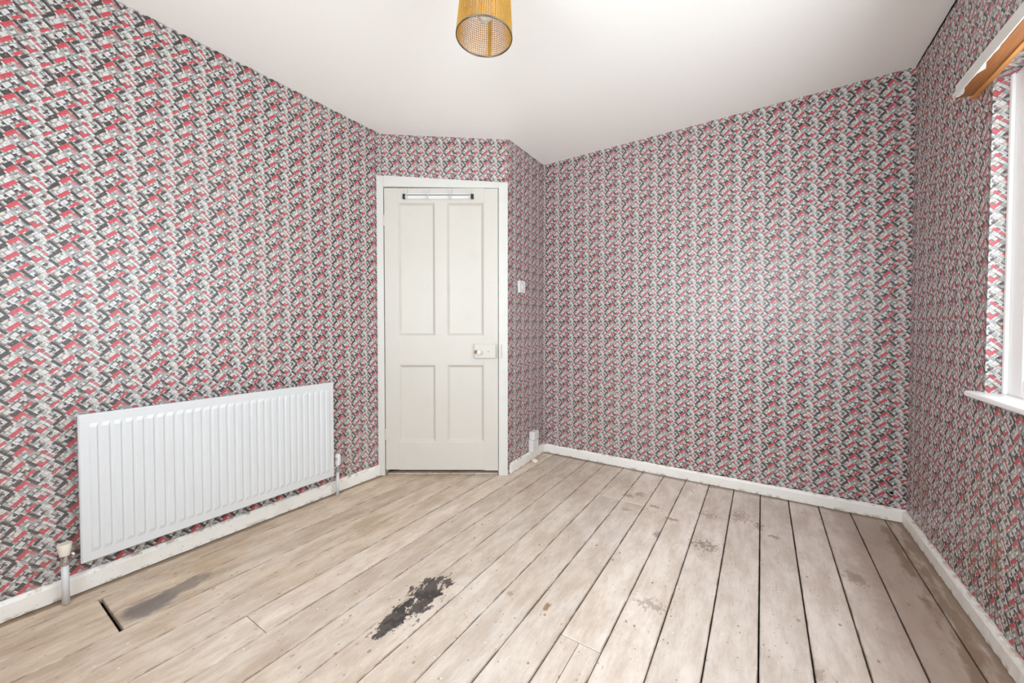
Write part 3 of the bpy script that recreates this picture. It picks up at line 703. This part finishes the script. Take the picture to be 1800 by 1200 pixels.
# ------------------------------------------------------------------ debris on the boards
def lump(name, x, y, rx, ry, rz, mat, label, cat, seed, group=None):
    r = random.Random(seed); bm = bmesh.new(); bmesh.ops.create_icosphere(bm, subdivisions=2, radius=1.0)
    for v in bm.verts:
        f = 1 + r.uniform(-0.16, 0.16); v.co = Vector((v.co.x * rx * f, v.co.y * ry * f, max(-0.55, v.co.z) * rz * f))
    zmin = min(v.co.z for v in bm.verts)
    for v in bm.verts: v.co.z -= zmin
    o = from_bm(name, bm, mat); o.location = (x, y, 0.0005); tag(o, label, cat, group); return o
lump('plaster_lump', -1.425, 2.520, 0.026, 0.017, 0.016, M_PLASTER, 'cream plaster lump by the short skirting below the socket', 'rubble', 3)
lump('plaster_chip', -0.659, 2.495, 0.010, 0.008, 0.003, M_PLASTER, 'small white plaster chip near the long back skirting', 'rubble', 4)

# ------------------------------------------------------------------ pendant lamp
LX, LY, LZ = -0.819, 1.090, 2.019
lamp = empty('pendant_lamp', (LX, LY, LZ)); tag(lamp, 'gold mesh pendant lampshade hanging from the ceiling', 'lamp')
lamp.rotation_euler = (0, 0, 0)
tilt = Matrix.Rotation(math.radians(-2.0), 4, Vector((DN.x, DN.y, 0)))
def tl(o): o.matrix_local = tilt @ o.matrix_local; return o
R0, R1, HS = 0.096, 0.080, 0.200
bm = bmesh.new(); nu, nv = 76, 27
rows_ = []
for j in range(nv + 1):
    f = j / nv; r = R0 + (R1 - R0) * f
    rows_.append([bm.verts.new((r * math.cos(2 * math.pi * i / nu), r * math.sin(2 * math.pi * i / nu), f * HS)) for i in range(nu)])
for a, b2 in zip(rows_, rows_[1:]):
    for i in range(nu): bm.faces.new((a[i], a[(i + 1) % nu], b2[(i + 1) % nu], b2[i]))
shd = from_bm('shade', bm, M_BRASS, lamp); wf = shd.modifiers.new('mesh', 'WIREFRAME'); wf.thickness = 0.0037; wf.use_even_offset = False; wf.use_boundary = True
tl(shd); shd['label'] = 'perforated gold mesh shade'
def ring(name, r, z, rad_, mat):
    bm = bmesh.new(); pts = [(r * math.cos(2 * math.pi * i / 64), r * math.sin(2 * math.pi * i / 64), z) for i in range(64)]
    rg = []
    for i, p in enumerate(pts):
        c = Vector((p[0], p[1], 0)).normalized()
        rg.append([bm.verts.new(Vector(p) + c * rad_ * math.cos(q * math.pi / 3) + Vector((0, 0, 1)) * rad_ * 1.4 * math.sin(q * math.pi / 3)) for q in range(6)])
    for i in range(64):
        a, b2 = rg[i], rg[(i + 1) % 64]
        for q in range(6): bm.faces.new((a[q], a[(q + 1) % 6], b2[(q + 1) % 6], b2[q]))
    return tl(from_bm(name, bm, mat, lamp, True))
ring('lower_rim', R0, 0.0, 0.0022, M_RIM); ring('upper_rim', R1, HS, 0.0020, M_RIM)
an = math.atan2(LY, LX) - 0.20
bm = bmesh.new(); 
for s_ in (-1, 1): pass
add_box(bm, -0.007, 0.007, -0.0022, 0.0016, 0, HS)
seam = from_bm('seam', bm, M_BRASS, lamp)
seam.matrix_local = tilt @ Matrix.Rotation(an + math.pi / 2, 4, 'Z') @ Matrix.Translation((0, -R0 + 0.002, 0)) @ Matrix.Rotation(-math.atan2(R0 - R1, HS), 4, 'X')
for q in range(3):
    th = q * 2 * math.pi / 3 + 0.4
    tl(tube('spider_arm', [(R1 * math.cos(th), R1 * math.sin(th), HS), (0.021 * math.cos(th), 0.021 * math.sin(th), HS - 0.012)], 0.0016, M_RIM, lamp, 6))
hd = tl(lathe('lamp_holder', [(0.0001, HS - 0.055), (0.016, HS - 0.055), (0.017, HS - 0.02), (0.021, HS - 0.016), (0.021, HS - 0.008), (0.014, HS), (0.012, HS + 0.02), (0.0001, HS + 0.022)], M_PLAST, lamp, (0, 0, 0), 20))
tl(lathe('bulb', [(0.0001, HS - 0.150), (0.012, HS - 0.147), (0.024, HS - 0.135), (0.030, HS - 0.117), (0.028, HS - 0.098), (0.020, HS - 0.080), (0.014, HS - 0.068), (0.0135, HS - 0.050), (0.0001, HS - 0.049)], M_BULB, lamp, (0, 0, 0), 24))
tube('cord', [(tilt @ Vector((0, 0, HS + 0.018))), Vector((0, 0, 0.304))], 0.0035, M_PLAST, lamp, 8)
lathe('ceiling_rose', [(0.0001, 0.282), (0.020, 0.284), (0.034, 0.292), (0.038, 0.304), (0.038, 0.3115), (0.0001, 0.3115)], M_PLAST, lamp, (0, 0, 0), 28)
